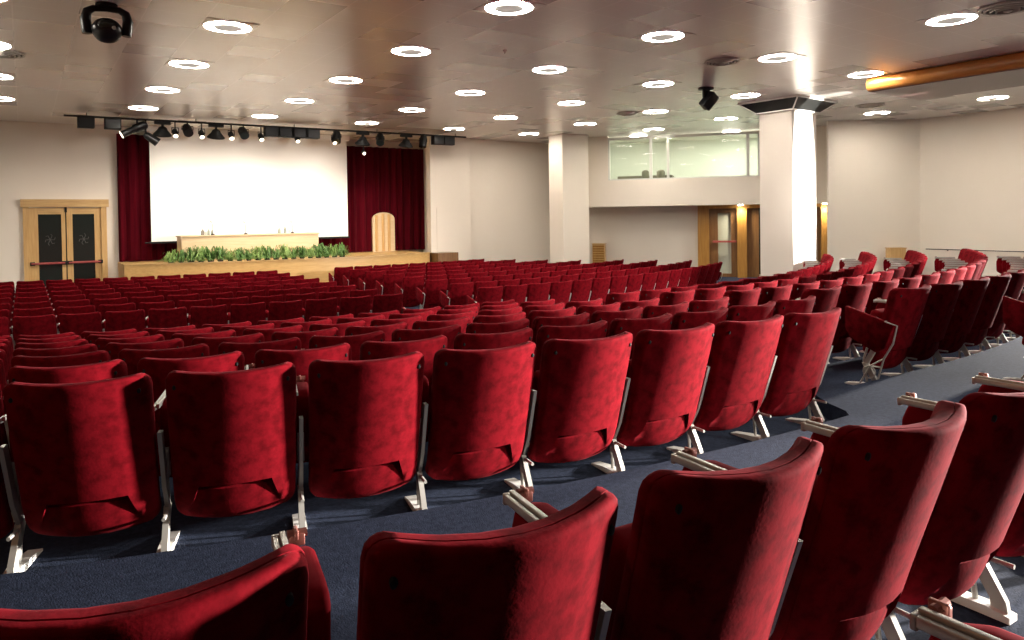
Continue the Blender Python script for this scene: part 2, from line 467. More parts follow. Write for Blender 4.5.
def place_row(block, group, words, x_start, x_end, ytop, xc, z, nfrom, detail, endsL, endsR, from_left_aisle=True, minx=-99, pitch=PITCH_):
    """chairs by arc length from x_start; ytop = y of the backs' tops on the row's axis"""
    xs = []; x = x_start + .5*pitch*math.cos(slope(x_start, xc))
    while x + .25*pitch < x_end:
        xs.append(x); x += pitch*math.cos(slope(x, xc))
    ytop -= .075
    n = len(xs); kept = 0
    for k, x in enumerate(xs):
        th = slope(x, xc); yt = ytop + arc(x, xc)
        fx = x + DX.get(block, .03) - math.sin(th)*LEAN; fy = yt + math.cos(th)*LEAN
        if x < minx or not in_view(fx, fy, z): continue
        e = ('L' if (k == 0 and endsL) else '') + ('R' if (k == n-1 and endsR) else '')
        seat = ORD[k+1] if from_left_aisle else ORD[n-k]
        chair(fx, fy, z, th, 'red velvet chair, %s from the aisle, %s' % (seat, words), group, detail, e)
        kept += 1
    NCH[block] = NCH.get(block, 0)+kept

# rear block facing the camera's feet (row 0 nearest)
for r in range(7):
    xe = 4.66 if r == 0 else 5.86
    nseat = 9 if r == 0 else 11
    xs = .365 - 2*.615
    w = '%s row from the rear aisle, centre back block' % ORD[r+1]
    place_row('rear_centre', 'chairs of the back block', w, xs, xe, 2.74 + ROWSP*r, 4.8, ZA-DROP*r, 0, True, False, False, False, pitch=.615)
# rear block beside the bare wall
for r in range(5):
    xs = 6.02 if r == 0 else 6.20
    xe = [14.9, 15.3, 15.85, 16.15, 16.4][r]
    w = '%s row from the rear aisle, bare-wall block' % ORD[r+1]
    place_row('rear_wall', 'chairs of the block beside the bare wall', w, xs, xe, 3.10 + ROWSP*r, 7.0, ZA-DROP*r, 0, True, True, True)
place_row('closest_wall', 'chairs behind the bare-wall block', 'row standing on the rear aisle', 6.72, 15.0, 2.12, 7.0, ZB, 0, True, True, True)
# front blocks on the flat floor
FROW = [19.65-1.115*r for r in range(8)]
for r in range(8):
    w = '%s row from the stage, block facing the table' % ORD[r+1]
    place_row('front_door', 'chairs of the front block on the door side', w, 5.75-11*.605*.99, 5.76, FROW[r]-.1, 8.5, 0, 0, False, False, True, False, pitch=.605)
XR = [12.6, 13.3, 13.8, 14.5, 15.2, 15.9, 16.3, 16.6]
for r in range(8):
    w = '%s row from the stage, block before the booth' % ORD[r+1]
    place_row('front_booth', 'chairs of the front block on the booth side', w, 7.25, XR[r]+.1, FROW[r]-.1, 9.0, 0, 0, False, True, True)
# the row right in front of the camera and one seat of the row the camera stands in
for k, x in enumerate([.335, .915, 1.52, 2.13, 2.73, 3.33, 3.92]):
    yt = [1.085, .975, .93, .89, .865, .85, .85][k]
    th = [-.19, -.15, -.095, -.06, -.03, 0, .02][k]
    xc_ = x - .226
    ytc = yt - .062 + .5*PITCH_*math.sin(-th)
    if in_view(xc_, ytc+LEAN, ZB):
        c_ = chair(xc_-math.sin(th)*LEAN, ytc+LEAN, ZB, th, 'large red velvet chair seen from behind, %s along the closest row' % ORD[k+1], 'chairs of the closest row', True, ''); c_.scale.x = .905
chair(1.03, .24, ZB, 0, 'red velvet chair at the bottom corner, only its metal-railed arm showing', 'chairs of the closest row', True, '')
print('CHAIRS', NCH, sum(NCH.values()))

# ------------------------------------------------------------------ floor
def floor_edge(x, r):                # y where tier r (lower) begins behind row r's feet
    a = 2.67 + ROWSP*r + arc(x, 4.8) + LEAN; b = 3.10 + ROWSP*r + arc(x, 7.0) + LEAN
    t = min(max((x-4.72)/.34, 0), 1); t = t*t*(3-2*t)
    return a*(1-t)+b*t - .12
XS = sorted([-4 + .4*i for i in range(53)] + [4.72, 4.9, 5.06])
mb = MB(); levels = [ZB] + [ZA-DROP*r for r in range(7)] + [0.0]
def edge_line(k):
    if k == 0: return [(x, -12.0) for x in XS]
    if k <= 7: return [(x, floor_edge(x, k-1)) for x in XS]
    if k == 8: return [(x, floor_edge(x, 6)+1.35) for x in XS]
    return [(x, 27.0) for x in XS]
for k in range(9):
    a = edge_line(k); b = edge_line(k+1); z = levels[k]
    vs = []; fs = []
    for p, q in zip(a, b):
        zl = levels[k-1] if k else z
        vs += [(p[0], p[1], zl), (p[0], p[1], z), (q[0], q[1], z)]
    for i in range(len(XS)-1):
        o = i*3; fs += [(o, o+3, o+4, o+1), (o+1, o+4, o+5, o+2)]
    mb.add(vs, fs)
xr = XS[-1]
for k in range(9):                    # side of the tiers and the low floor beside them
    a = edge_line(k)[-1][1]; b = edge_line(k+1)[-1][1]; z = levels[k]
    if z > 0: mb.add([(xr, a, 0), (xr, b, 0), (xr, b, z), (xr, a, z)], [(0, 1, 2, 3)])
mb.add([(xr, -12, 0), (24.5, -12, 0), (24.5, 27, 0), (xr, 27, 0)], [(0, 1, 2, 3)])
struct(mb.build('floor', M['carpet']))

# ------------------------------------------------------------------ ceiling and walls
mb = MB(); mb.box(-4, 24.5, -12, 27, CEIL, CEIL+.2); struct(mb.build('ceiling', M['ceiling']))
def wall(name, pts, z0, z1, th, m='plaster'):
    """vertical wall along plan points, thickness th to the outer side (left of travel is inside)"""
    mb = MB()
    pts = [Vector((*p, 0)) for p in pts]; n = len(pts); outs = []
    for i in range(n):
        d = (pts[min(i+1, n-1)]-pts[max(i-1, 0)]).normalized(); outs.append(Vector((d.y, -d.x, 0)))
    vs = []
    for p, o in zip(pts, outs):
        q = p+o*th; vs += [(p.x, p.y, z0), (p.x, p.y, z1), (q.x, q.y, z1), (q.x, q.y, z0)]
    fs = [(0, 1, 2, 3), tuple((n-1)*4+k for k in (3, 2, 1, 0))]
    for i in range(n-1):
        for k in range(4):
            k2 = (k+1) % 4; fs.append((i*4+k, i*4+k2, i*4+4+k2, i*4+4+k))
    mb.add(vs, fs, True)
    return struct(mb.build(name, M[m]))
wall('wall_front', [(12.9, 24.0), (-4, 24.0)], 0, CEIL, .2)
wall('wall_left', [(-4, 24.0), (-4, 9)], 0, CEIL, .2)
wall('wall_left_rear', [(-4, 9.0), (-4, -12)], 0, CEIL, .2, 'brownwood')
wall('wall_back', [(-4, -12), (22.8, -12)], 0, CEIL, .2, 'curtain')
wall('wall_right_rear', [(22.8, -12), (22.8, -1.0)], 0, CEIL, .2, 'brownwood')
wall('wall_right', [(22.8, -1.0), (22.8, 11.0)], 0, CEIL, .2)
# pale wall with its softly rounded end
wp = [(22.8, 11.0), (20.80, 12.53), (20.69, 12.63), (20.64, 12.70), (20.66, 12.76), (20.75, 12.82), (22.3, 13.6)]
wall('wall_right_angle', wp, 0, CEIL, .04)
# side wall before the stage with its pilaster
wall('wall_side', [(17.6, 22.0), (13.2, 22.12), (11.9, 22.2)], 0, CEIL, .2)
wall('wall_side_return', [(11.92, 22.2), (12.4, 24.1)], 0, CEIL, .1)
mb = MB(); mb.box(11.62, 13.22, 21.9, 22.2, 0, CEIL); struct(mb.build('wall_pilaster', M['plaster']))
mb = MB(); mb.box(11.84, 12.16, 21.885, 21.9, 1.05, 2.6); struct(mb.build('trim_1', M['plaster']))
# near and far columns
th = math.radians(-4)
cm = Matrix.Translation((15.34, 19.2, 0)) @ Matrix.Rotation(th, 4, 'Z')
mb = MB(); mb.box(-.04, 1.06, 0, .85, 0, CEIL, cm); tag(mb.build('square_column', M['plaster']), 'cream square column beside the booth wall', 'column')
cm = Matrix.Translation((15.68, 10.6, 0)) @ Matrix.Rotation(math.radians(4), 4, 'Z')
col2 = empty('square_column', (15.68, 10.6, 0), 'bright white column with a flared black collar under the ceiling', 'column', rz=math.radians(4))
mb = MB(); mb.box(0, 1.15, 0, .90, 0, CEIL-.30); mb.build('shaft', M['column_paint'], col2)
def flare(o_lo, o_hi, z0, z1, W=1.15, D=.90):
    lo = [(-o_lo, -o_lo), (W+o_lo, -o_lo), (W+o_lo, D+o_lo), (-o_lo, D+o_lo)]
    hi = [(-o_hi, -o_hi), (W+o_hi, -o_hi), (W+o_hi, D+o_hi), (-o_hi, D+o_hi)]
    return [(*p, z0) for p in lo]+[(*p, z1) for p in hi]
mb = MB(); mb.add(flare(.06, .34, CEIL-.275, CEIL-.045), [(3, 2, 1, 0), (4, 5, 6, 7)]+[(i, (i+1) % 4, (i+1) % 4+4, i+4) for i in range(4)])
col = mb.build('collar', M['darkgrille'], col2)
mb = MB(); mb.box(-.38, 1.53, -.38, 1.28, CEIL-.045, CEIL); mb.box(-.08, 1.23, -.08, .98, CEIL-.30, CEIL-.27)
f0 = flare(.065, .345, CEIL-.275, CEIL-.045)
for i in range(4): mb.tube([f0[i], f0[i+4]], .018, 6)
mb.build('collar_trim', M['white_plaster'], col2)

# ------------------------------------------------------------------ control booth wall (oblique)
BD = math.atan2(-.79262, .60971)
BMX = Matrix.Translation((17.3, 19.1, 0)) @ Matrix.Rotation(BD, 4, 'Z')     # local x along the wall, local +y into the booth... outward
def BX(name, m, x0, x1, y0, y1, z0, z1, parent=None):
    mb = MB(); mb.box(x0, x1, y0, y1, z0, z1, BMX); return mb.build(name, M[m], parent)
# local +y points away from the hall (left of travel direction)
struct(BX('wall_booth_front', 'plaster', -1.3, 7.6, 0, .25, 2.56, 3.50))
struct(BX('wall_booth_side', 'plaster', -1.3, 0.0, 0, .25, 3.50, CEIL))
struct(BX('wall_booth_end', 'plaster', 5.15, 7.6, 0, .25, 3.50, CEIL))
struct(BX('wall_booth_soffit', 'plaster', -1.3, 7.6, .25, 4.0, 2.56, 2.75))
struct(BX('wall_booth_recess', 'plaster', -2.2, 7.9, 1.36, 1.5, 0, 2.56))
# booth interior
struct(BX('wall_booth_back', 'boothwall', -.6, 6.2, 2.9, 3.0, 2.75, CEIL))
struct(BX('wall_booth_left', 'boothwall', -.6, -.5, .25, 2.9, 2.75, CEIL))
struct(BX('wall_booth_right', 'boothwall', 6.1, 6.2, .25, 2.9, 2.75, CEIL))
# window
win = BX('window_1', 'boothglassframe', 0, 5.15, .02, .12, 3.48, 3.54); struct(win)
for nm, a in (('window_head', (0, 5.15, .02, .12, 4.93, 5.02)), ('window_frame', (0, .06, .02, .12, 3.54, 4.93)), ('window_frame', (1.46, 1.56, .02, .12, 3.54, 4.93)),
              ('window_frame', (2.06, 2.14, .02, .12, 3.54, 4.93)), ('window_frame', (4.70, 4.80, .02, .12, 3.54, 4.93)), ('window_frame', (5.07, 5.15, .02, .12, 3.54, 4.93))):
    BX(nm, 'boothglassframe', *a, parent=win)
for a, b in ((.06, 1.46), (1.56, 2.06), (2.14, 4.70), (4.80, 5.07)):
    BX('window_pane', 'glass', a, b, .065, .075, 3.54, 4.93, parent=win)
d = BX('mixing_desk', 'boothdark', .25, 2.2, .5, 1.2, 3.42, 3.66); tag(d, 'dark equipment desk behind the booth window', 'desk')
struct(BX('floor_booth', 'boothdark', -.6, 6.2, .25, 2.9, 2.75, 2.80))
def booth_pt(x, y, z): return BMX @ Vector((x, y, z))
for k, (x, w) in enumerate(((1.28, .13), (1.82, .15))):
    mb = MB(); mb.lathe([(w*.85, 0), (w, .05), (w, .22), (w*.8, .27), (w*.3, .30)], 14); c = booth_pt(x, .3, 3.80)
    tag(mb.build('monitor_speaker', M['boothdark'], loc=(c.x, c.y, 3.55)), ['small dark monitor at the booth window', 'dark monitor between the two narrow booth mullions'][k], 'monitor')
for nm, x, y in (('booth_fill_disc', 4.2, .75), ('booth_fill_disc', 1.0, .7)):  # added emitters hidden above the window head, lighting the booth
    c = booth_pt(x, y, CEIL-.03); mb = MB(); mb.lathe([(.30, 0), (.30, .028)], 24)
    tag(mb.build(nm, M['glow'], loc=(c.x, c.y, CEIL-.03)), 'round glowing disc added to light the booth, %s' % ('over the wide pane' if x > 3 else 'over the desk'), 'lamp')
# wooden portal with doors under the booth
pw = BX('door_1', 'amber', 3.03, 3.42, .95, 1.35, 0, 2.56); struct(pw)
BX('door_frame', 'amber', 3.42, 7.6, .95, 1.35, 2.44, 2.56, parent=pw)
BX('door_frame', 'brownwood', 3.42, 3.72, 1.10, 1.35, 0, 2.44, parent=pw)
BX('door_frame', 'brownwood', 3.72, 4.17, 1.10, 1.35, 2.28, 2.44, parent=pw)
BX('door_pane', 'frost', 3.72, 4.17, 1.22, 1.25, .12, 2.28, parent=pw)
BX('door_rail', 'brownwood', 3.72, 4.17, 1.16, 1.3, 0, .12, parent=pw)
BX('door_frame', 'brownwood', 4.17, 4.38, 1.10, 1.35, 0, 2.44, parent=pw)
BX('push_bar', 'panicred', 3.54, 4.36, 1.02, 1.07, 1.23, 1.30, parent=pw)
BX('door_post', 'amber', 4.38, 4.70, .90, 1.35, 0, 2.44, parent=pw)
BX('door_leaf', 'brownwood', 4.70, 5.10, 1.10, 1.35, 0, 2.44, parent=pw)
BX('door_pane', 'darkglass', 5.10, 5.70, 1.16, 1.25, .1, 2.44, parent=pw)
BX('door_leaf', 'brownwood', 5.70, 7.16, 1.10, 1.35, 0, 2.44, parent=pw)
BX('door_post', 'amber', 7.10, 7.75, .90, 1.35, 0, 2.56, parent=pw)
for x in (4.5, 7.22):
    c = booth_pt(x, .72, 2.53); mb = MB(); mb.lathe([(.075, 0), (.085, .03)], 16)
    tag(mb.build('downlight', M['downlight'], loc=(c.x, c.y, 2.53)), 'small bright downlight in the soffit, %s' % ('before the lit amber post' if x < 5 else 'beside the rounded wall end'), 'downlight', 'downlights over the wooden doors')
# ------------------------------------------------------------------ wooden boxes by the walls
mb = MB(); mb.box(-.80, -.31, .86, 1.18, 0, 1.20, BMX)
bx = empty('wooden_pedestal', booth_pt(-.55, 1.0, 0), 'small slatted wooden pedestal against the wall below the booth', 'pedestal')
bx.location = (0, 0, 0); bx.location = booth_pt(-.55, 1.0, 0); bx.rotation_euler.z = BD
mb = MB(); mb.box(-.235, .235, -.14, .16, 0, 1.18, bev=.006); mb.build('body', M['oakh'], bx)
mb = MB()
for k in range(12): mb.box(-.21, .21, -.155, -.139, .10+k*.088, .16+k*.088)
mb.build('slat_panel', M['amber'], bx)
mb = MB(); mb.box(-.25, .25, -.16, .17, 1.18, 1.21); mb.build('top', M['oakh'], bx)
W3 = math.atan2(-.6055, .7958)
bx = empty('wooden_pedestal', (21.93, 11.30, 0), 'plain plywood pedestal in front of the pale angled wall', 'pedestal', rz=W3)
mb = MB(); mb.box(-.235, .235, -.14, .16, 0, 1.12, bev=.006); mb.build('body', M['oak'], bx)
mb = MB(); mb.box(-.25, .25, -.155, .17, 1.12, 1.15); mb.box(-.235, .235, -.152, -.138, 0, .08); mb.build('top', M['oakh'], bx)
# wall rail
mb = MB(); mb.tube([(22.72, 10.8, 1.09), (22.72, -.5, 1.09)], .013, 8)
for y in (10.2, 8.2, 6.2, 4.2, 2.2): mb.tube([(22.72, y, 1.09), (22.80, y, 1.05)], .012, 6)
struct(mb.build('trim_2', M['black']))

# ------------------------------------------------------------------ stage
def sy(x): return 20.9 + (x-8.1)**2*.042 if x < 8.1 else 20.9 + (x-8.1)**2*.065
mb = MB(); XSG = [2.28+k*(11.4-2.28)/30 for k in range(31)]; ZS = 1.07
vs = []; fs = []
for x in XSG: vs += [(x, sy(x), 0), (x, sy(x), ZS-.05), (x, sy(x), ZS), (x, 23.95, ZS), (x, 23.95, 0)]
for i in range(30):
    for k in range(5):
        k2 = (k+1) % 5; fs.append((i*5+k, i*5+k2, i*5+5+k2, i*5+5+k))
fs += [(0, 1, 2, 3, 4), tuple(150+k for k in (4, 3, 2, 1, 0))]
stage = empty('stage', (6.8, 22, 0), 'curved wooden stage platform below the white screen', 'stage')
mb.add([(v[0]-6.8, v[1]-22, v[2]) for v in vs], fs); mb.build('platform', M['stagewood'], stage)
mb = MB(); vs = []; fs = []
for x in XSG: vs += [(x-6.8, sy(x)-22-.03, ZS-.02), (x-6.8, sy(x)-22-.03, ZS+.012), (x-6.8, sy(x)-22+.10, ZS+.012), (x-6.8, sy(x)-22+.10, ZS-.02)]
for i in range(30):
    for k in range(4):
        k2 = (k+1) % 4; fs.append((i*4+k, i*4+k2, i*4+4+k2, i*4+4+k))
fs += [(0, 1, 2, 3), (123, 122, 121, 120)]
mb.add(vs, fs); mb.build('nosing', M['oakh'], stage)
# stage steps at the far end
st = empty('stage_steps', (11.9, 21.3, 0), 'dark wooden steps at the end of the stage', 'steps')
mb = MB(); mb.box(-.42, .36, -.15, .5, 0, 1.06); mb.build('top_step', M['brownwood'], st)
mb = MB(); mb.box(-.42, .50, -.5, -.15, 0, .70); mb.build('step', M['black'], st)
mb = MB(); mb.box(-.42, .55, -.85, -.5, 0, .35); mb.build('step', M['black'], st)
# curtains
def curtain(name, x0, x1, z0, z1, label, n, y=23.75, rad=None):
    mb = MB(); vs = []; fs = []
    for i in range(n+1):
        x = x0+(x1-x0)*i/n; ph = i*.9 + .9*math.sin(i*.31)
        yy = y - .07*math.sin(ph) - .025*math.sin(2.3*ph)
        zb = z0
        vs += [(x, yy, z1), (x, yy-.02, (z0+z1)/2), (x, yy-.01, zb), (x, yy+.03, zb), (x, yy+.04, z1)]
    for i in range(n):
        for k in range(5):
            k2 = (k+1) % 5; fs.append((i*5+k, i*5+k2, i*5+5+k2, i*5+5+k))
    fs += [(0, 1, 2, 3, 4), tuple(n*5+k for k in (4, 3, 2, 1, 0))]
    mb.add(vs, fs, True); o = mb.build(name, M['curtain']); return tag(o, label, 'curtain', 'stage curtains')
curtain('stage_curtain', 2.30, 5.4, ZS+.02, 4.84, 'narrow crimson stage curtain between the doors and the screen', 62)
curtain('stage_curtain', 5.4, 8.6, ZS+.02, 4.84, 'crimson curtain hanging behind the screen, seen below it', 64)
curtain('stage_curtain', 8.6, 12.5, ZS+.02, 4.80, 'wide crimson stage curtain around the arched wooden door', 90)
# arched door in the curtain
ar = empty('arched_door', (10.62, 23.62, ZS), 'narrow arched wooden door standing in the crimson curtain', 'door')
hw = .425; hz = 1.16
def arch_poly(w, h, rise, n=12): return [(-w, 0), (w, 0)] + [(w*math.cos(PI*k/n), h+rise*math.sin(PI*k/n)) for k in range(0, n+1)]
mb = MB(); mb.prism(arch_poly(hw, hz, .24), -.03, .05, 'Y'); mb.build('door_leaf', M['tablewood'], ar)
mb = MB()
for x in (-.28, -.03, .2):
    mb.tube([(x, -.03, .02), (x, -.03, hz+.19*math.sqrt(max(0, 1-(x/hw)**2)))], .055, 8)
mb.build('rib', M['oak'], ar)
# projection screen
scn = empty('projection_screen', (6.13, 23.3, 1.6), 'big white projection screen above the stage', 'screen')
mb = MB(); mb.box(-3.03, 3.03, -.012, .012, .06, 3.35); mb.build('screen_fabric', M['screen'], scn)
mb = MB(); mb.box(-3.05, 3.05, -.03, .03, 0, .06); mb.tube([(-3.2, 0, .03), (3.1, 0, .03)], .022, 8); mb.build('bottom_bar', M['black'], scn)
mb = MB(); mb.box(-3.12, 3.12, -.07, .09, 3.32, 3.48); mb.build('case', M['white_plaster'], scn)
# conference table
tb = empty('conference_table', (5.75, 22.55, ZS), 'long pale wood conference table on the stage', 'table')
mb = MB(); mb.box(-2.01, 2.01, -.30, -.26, 0, .72); mb.build('front_panel', M['tablewood'], tb)
mb = MB(); mb.box(-2.04, 2.04, -.33, .50, .72, .76, bev=.008); mb.build('tabletop', M['tablewood'], tb)
for x in (-2.01, 1.97):
    mb = MB(); mb.box(x, x+.04, -.26, .45, 0, .72); mb.build('end_panel', M['tablewood'], tb)
ZT = ZS+.76
def bottle(x, y, h, r, label, m='bottle', nm='bottle'):
    b = empty(nm, (x, y, ZT), label, nm, 'bottles on the stage table')
    mb = MB(); mb.lathe([(r*.9, 0), (r, .01), (r, h*.6), (r*.45, h*.78), (r*.4, h*.92)], 12); mb.build('body', M[m], b)
    mb = MB(); mb.lathe([(r*.45, h*.92), (r*.45, h)], 10); mb.build('cap', M['white_foot'], b)
bottle(4.36, 22.51, .19, .05, 'dark bottle at the door-side end of the table cluster', 'boothdark')
bottle(4.52, 22.48, .20, .035, 'green glass bottle beside the dark bottle on the stage table')
bottle(4.63, 22.56, .16, .035, 'shorter green bottle next to the small flower vase')
bottle(6.60, 22.51, .19, .045, 'green bottle at the screen-edge cluster on the table')
bottle(6.78, 22.51, .22, .04, 'tallest glass bottle in the second cluster on the table')
def goblet(x, y, label):
    mb = MB(); mb.lathe([(.03, 0), (.032, .008), (.028, .012), (.036, .10), (.034, .10)], 12)
    tag(mb.build('drinking_glass', M['water'], loc=(x, y, ZT)), label, 'glass', 'glasses on the stage table')
goblet(4.44, 22.41, 'small drinking glass between the two bottles of the first cluster'); goblet(6.89, 22.44, 'drinking glass beside the tallest bottle on the stage table')
def mic(x, y, h, label):
    b = empty('table_microphone', (x, y, ZT), label, 'microphone', 'microphones on the stage table')
    mb = MB(); mb.lathe([(.06, 0), (.06, .02), (.03, .035), (.012, .05)], 14); mb.build('base', M['black'], b)
    mb = MB(); mb.tube([(0, 0, .04), (0, -.01, h*.6), (-.03, -.06, h*.9), (-.06, -.10, h)], .007, 6); mb.build('gooseneck', M['black'], b)
    mb = MB(); mb.tube([(-.06, -.10, h), (-.09, -.13, h+.02)], [.012, .014], 8); mb.build('capsule', M['black'], b)
mic(4.62, 22.41, .40, 'gooseneck microphone beside the first bottle cluster'); mic(5.56, 22.41, .36, 'gooseneck microphone alone in the middle of the table'); mic(6.98, 22.41, .36, 'gooseneck microphone beside the second bottle cluster')
# grassy plants along the stage edge
def plant(x, label, pale):
    y = sy(x)+.24
    p = empty('potted_grass', (x, y, ZS+.013), label, 'plant', 'potted grass plants along the stage edge'); p['kind'] = 'thing'; sc_ = random.uniform(.85, 1.15); p.scale = (sc_, sc_, sc_); p.rotation_euler.z = random.uniform(0, 6)
    mb = MB(); mb.lathe([(.07, 0), (.085, .05), (.08, .06)], 12); mb.build('pot', M['pot'], p)
    mb = MB()
    for k in range(170):
        a = random.uniform(0, 2*PI); L = random.uniform(.14, .46); up = random.uniform(.0, .30)*random.choice((.6, 1, 1.25)); w = random.uniform(.008, .016)
        d = Vector((math.cos(a), .75*math.sin(a), 0)); s = Vector((-d.y, d.x, 0))*w
        b0 = Vector((random.uniform(-.07, .07), random.uniform(-.05, .05), .05)); p1 = b0+d*L*.45+Vector((0, 0, up)); p2 = b0+d*L+Vector((0, 0, up*random.uniform(-.2, .75)-.03))
        mb.add([b0-s*.5, b0+s*.5, p1+s, p1-s, p2], [(0, 1, 2, 3), (3, 2, 4)])
    mb.build('foliage', M['leaf_pale' if pale else 'leaf'], p)
for k in range(20):
    plant(3.42+k*.247, 'grassy green potted plant, %s along the stage edge from the door side' % ORD[k+1], k % 3 == 0)

# ------------------------------------------------------------------ double door by the stage
dr = struct(MB().box(-.01, .13, 23.86, 24.0, 0, 2.71).build('door_2', M['oak']))
def DP(n, m, *a, bev=0): mb = MB(); mb.box(*a, bev=bev); return mb.build(n, M[m], dr)
DP('door_frame', 'oak', 1.87, 2.01, 23.86, 24.0, 0, 2.71); DP('door_frame', 'oakh', -.06, 2.07, 23.82, 24.0, 2.70, 2.92)
for a, b in ((.13, .985), (1.015, 1.87)):
    g0, g1 = (.34, .89) if a < .5 else (1.16, 1.70)
    lf = DP('door_leaf', 'oak', a, g0, 23.92, 23.99, 0, 2.68)
    DP('door_leaf', 'oak', g1, b, 23.92, 23.99, 0, 2.68); DP('door_rail', 'oakh', g0, g1, 23.92, 23.99, 2.50, 2.68); DP('door_rail', 'oakh', g0, g1, 23.92, 23.99, 0, .25)
    DP('door_pane', 'darkglass', g0, g1, 23.95, 23.97, .25, 2.50)
    cx = (g0+g1)/2
    mb = MB()                          # faint etched flourish
    for k in range(6):
        t = k*PI/3; mb.tube([(cx, 23.945, 1.78), (cx+.10*math.cos(t), 23.945, 1.78+.13*math.sin(t)), (cx+.13*math.cos(t+.4), 23.945, 1.78+.16*math.sin(t+.4))], .008, 5)
    mb.build('door_etching', M['etched'], dr)
    mb = MB(); mb.tube([(a+.03, 23.84, 1.12), (b-.03, 23.84, 1.12)], .032, 10); mb.build('push_bar', M['panicred'], dr)
    for x in (a+.06, b-.04):
        mb = MB(); mb.box(x-.06, x+.06, 23.82, 23.93, 1.07, 1.17, bev=.01); mb.build('push_bar_bracket', M['black'], dr)
DP('door_bolt', 'black', .97, 1.03, 23.89, 23.93, 2.55, 2.72)
DP('door_gap', 'black', .985, 1.015, 23.95, 23.99, 0, 2.68)

# ------------------------------------------------------------------ ceiling lights
def make_light():
    r = empty('ceiling_light', (0, 0, CEIL), '', 'ceiling light', 'ring lights in the tiled ceiling')
    mb = MB(); h = TILE/2-.012
    # square plate with a round opening
    n = 40; vs = []; fs = []
    for k in range(n):
        t = 2*PI*k/n; c, s = math.cos(t), math.sin(t); q = h/max(abs(c), abs(s))
        vs += [(c*q, s*q, -.008), (c*.328, s*.328, -.014), (c*.328, s*.328, -.002), (c*q, s*q, -.001)]
    for k in range(n):
        k2 = (k+1) % n
        for e in range(4):
            e2 = (e+1) % 4; fs.append((k*4+e, k*4+e2, k2*4+e2, k2*4+e))
    mb.add(vs, fs); mb.build('plate', M['fixture'], r)
    mb = MB(); mb.ring(.200, .320, -.0145, -.004, 40); mb.build('ring_tube', M['glow'], r)
    mb = MB(); mb.lathe([(.198, -.003), (.196, -.024), (.17, -.034), (.10, -.040), (.01, -.042)], 32); mb.build('dish', M['dish'], r)
    return r
lights = [(-1, 1), (-1, 2), (-1, 3), (-1, 4), (0, 1), (0, 2), (0, 3), (0, 4), (1, 0), (1, 1), (1, 2), (1, 3), (1, 4), (2, 0), (2, 1), (2, 2), (2, 3), (2, 4), (3, -1), (3, 0), (3, 1), (3, 2), (3, 3), (3, 4),
          (4, 0), (4, 1), (4, 2), (4, 3), (4, 4), (5, 0), (5, 2), (5, 3), (6, 0), (6, 1)]
lp = None
for i, j in lights:
    if lp is None: lp = make_light(); r = lp
    else: r = copy_tree(lp)
    r.location = (LX0+S*i, LY0+S*j, CEIL)
    r['label'] = 'square ceiling light with glowing ring, %s row from the stage, %s line from the doors' % (ORD[5-j], ORD[i+2])
# air vents
def vent(x, y, R, label):
    r = empty('air_vent', (x, y, CEIL), label, 'air vent', 'round air diffusers in the ceiling')
    mb = MB(); mb.lathe([(R*.94, -.002), (R*.94, -.004)], 32); mb.build('opening', M['ventdark'], r)
    for k in range(5):
        mb = MB(); a = R*(1-.2*k); 
        if k < 4: mb.ring(a*.9 if k else R*.88, a, -.03-.012*k, -.008-.004*k, 32)
        else: mb.lathe([(R*.12, -.07), (R*.16, -.06)], 20)
        mb.build('vane', M['ventm'], r)
vent(10.74, 8.71, .32, 'round air diffuser above the hanging black spotlight')
vent(11.4, 4.31, .36, 'round air diffuser nearest the wooden bulkhead, cut by the picture edge')
vent(18.58, 10.24, .36, 'round air diffuser between the white column and the bulkhead')
vent(-.25, 14.5, .34, 'round air diffuser in the line above the double door')
vent(13.87, 14.51, .30, 'round air diffuser near the booth window')
mb = MB(); mb.lathe([(.035, 0), (.035, -.02), (.012, -.03), (.012, -.055), (.03, -.06)], 12)
tag(mb.build('sprinkler_head', M['white_foot'], loc=(6.8, 10.06, CEIL)), 'tiny white sprinkler head in the ceiling', 'sprinkler')
# wooden bulkhead hung under the ceiling
bh = empty('wooden_bulkhead', (15.88, 5.35, CEIL-.002), 'long rounded wooden bulkhead hanging under the ceiling', 'bulkhead')
mb = MB(); zb, zt = -.285, 0.0; w = 1.05
edge = []
for k in range(9):
    t = -PI/2+PI*k/8; edge.append((-w-.10*math.cos(t), (zb+zt)/2+(zt-zb)/2*math.sin(t)))
poly = edge + [(w, zt), (w, zb)]
mb.prism(poly, -4.0, 2.85, 'Y')
body = mb.build('shell', M['cherry'], bh)
for p in body.data.polygons: p.use_smooth = abs(p.normal.y) < .5
body.data.set_sharp_from_angle(angle=math.radians(35))
mb = MB(); mb.box(-w+.02, w-.03, -3.97, 2.80, zb-.014, zb+.003); mb.build('soffit_panel', M['purple'], bh)
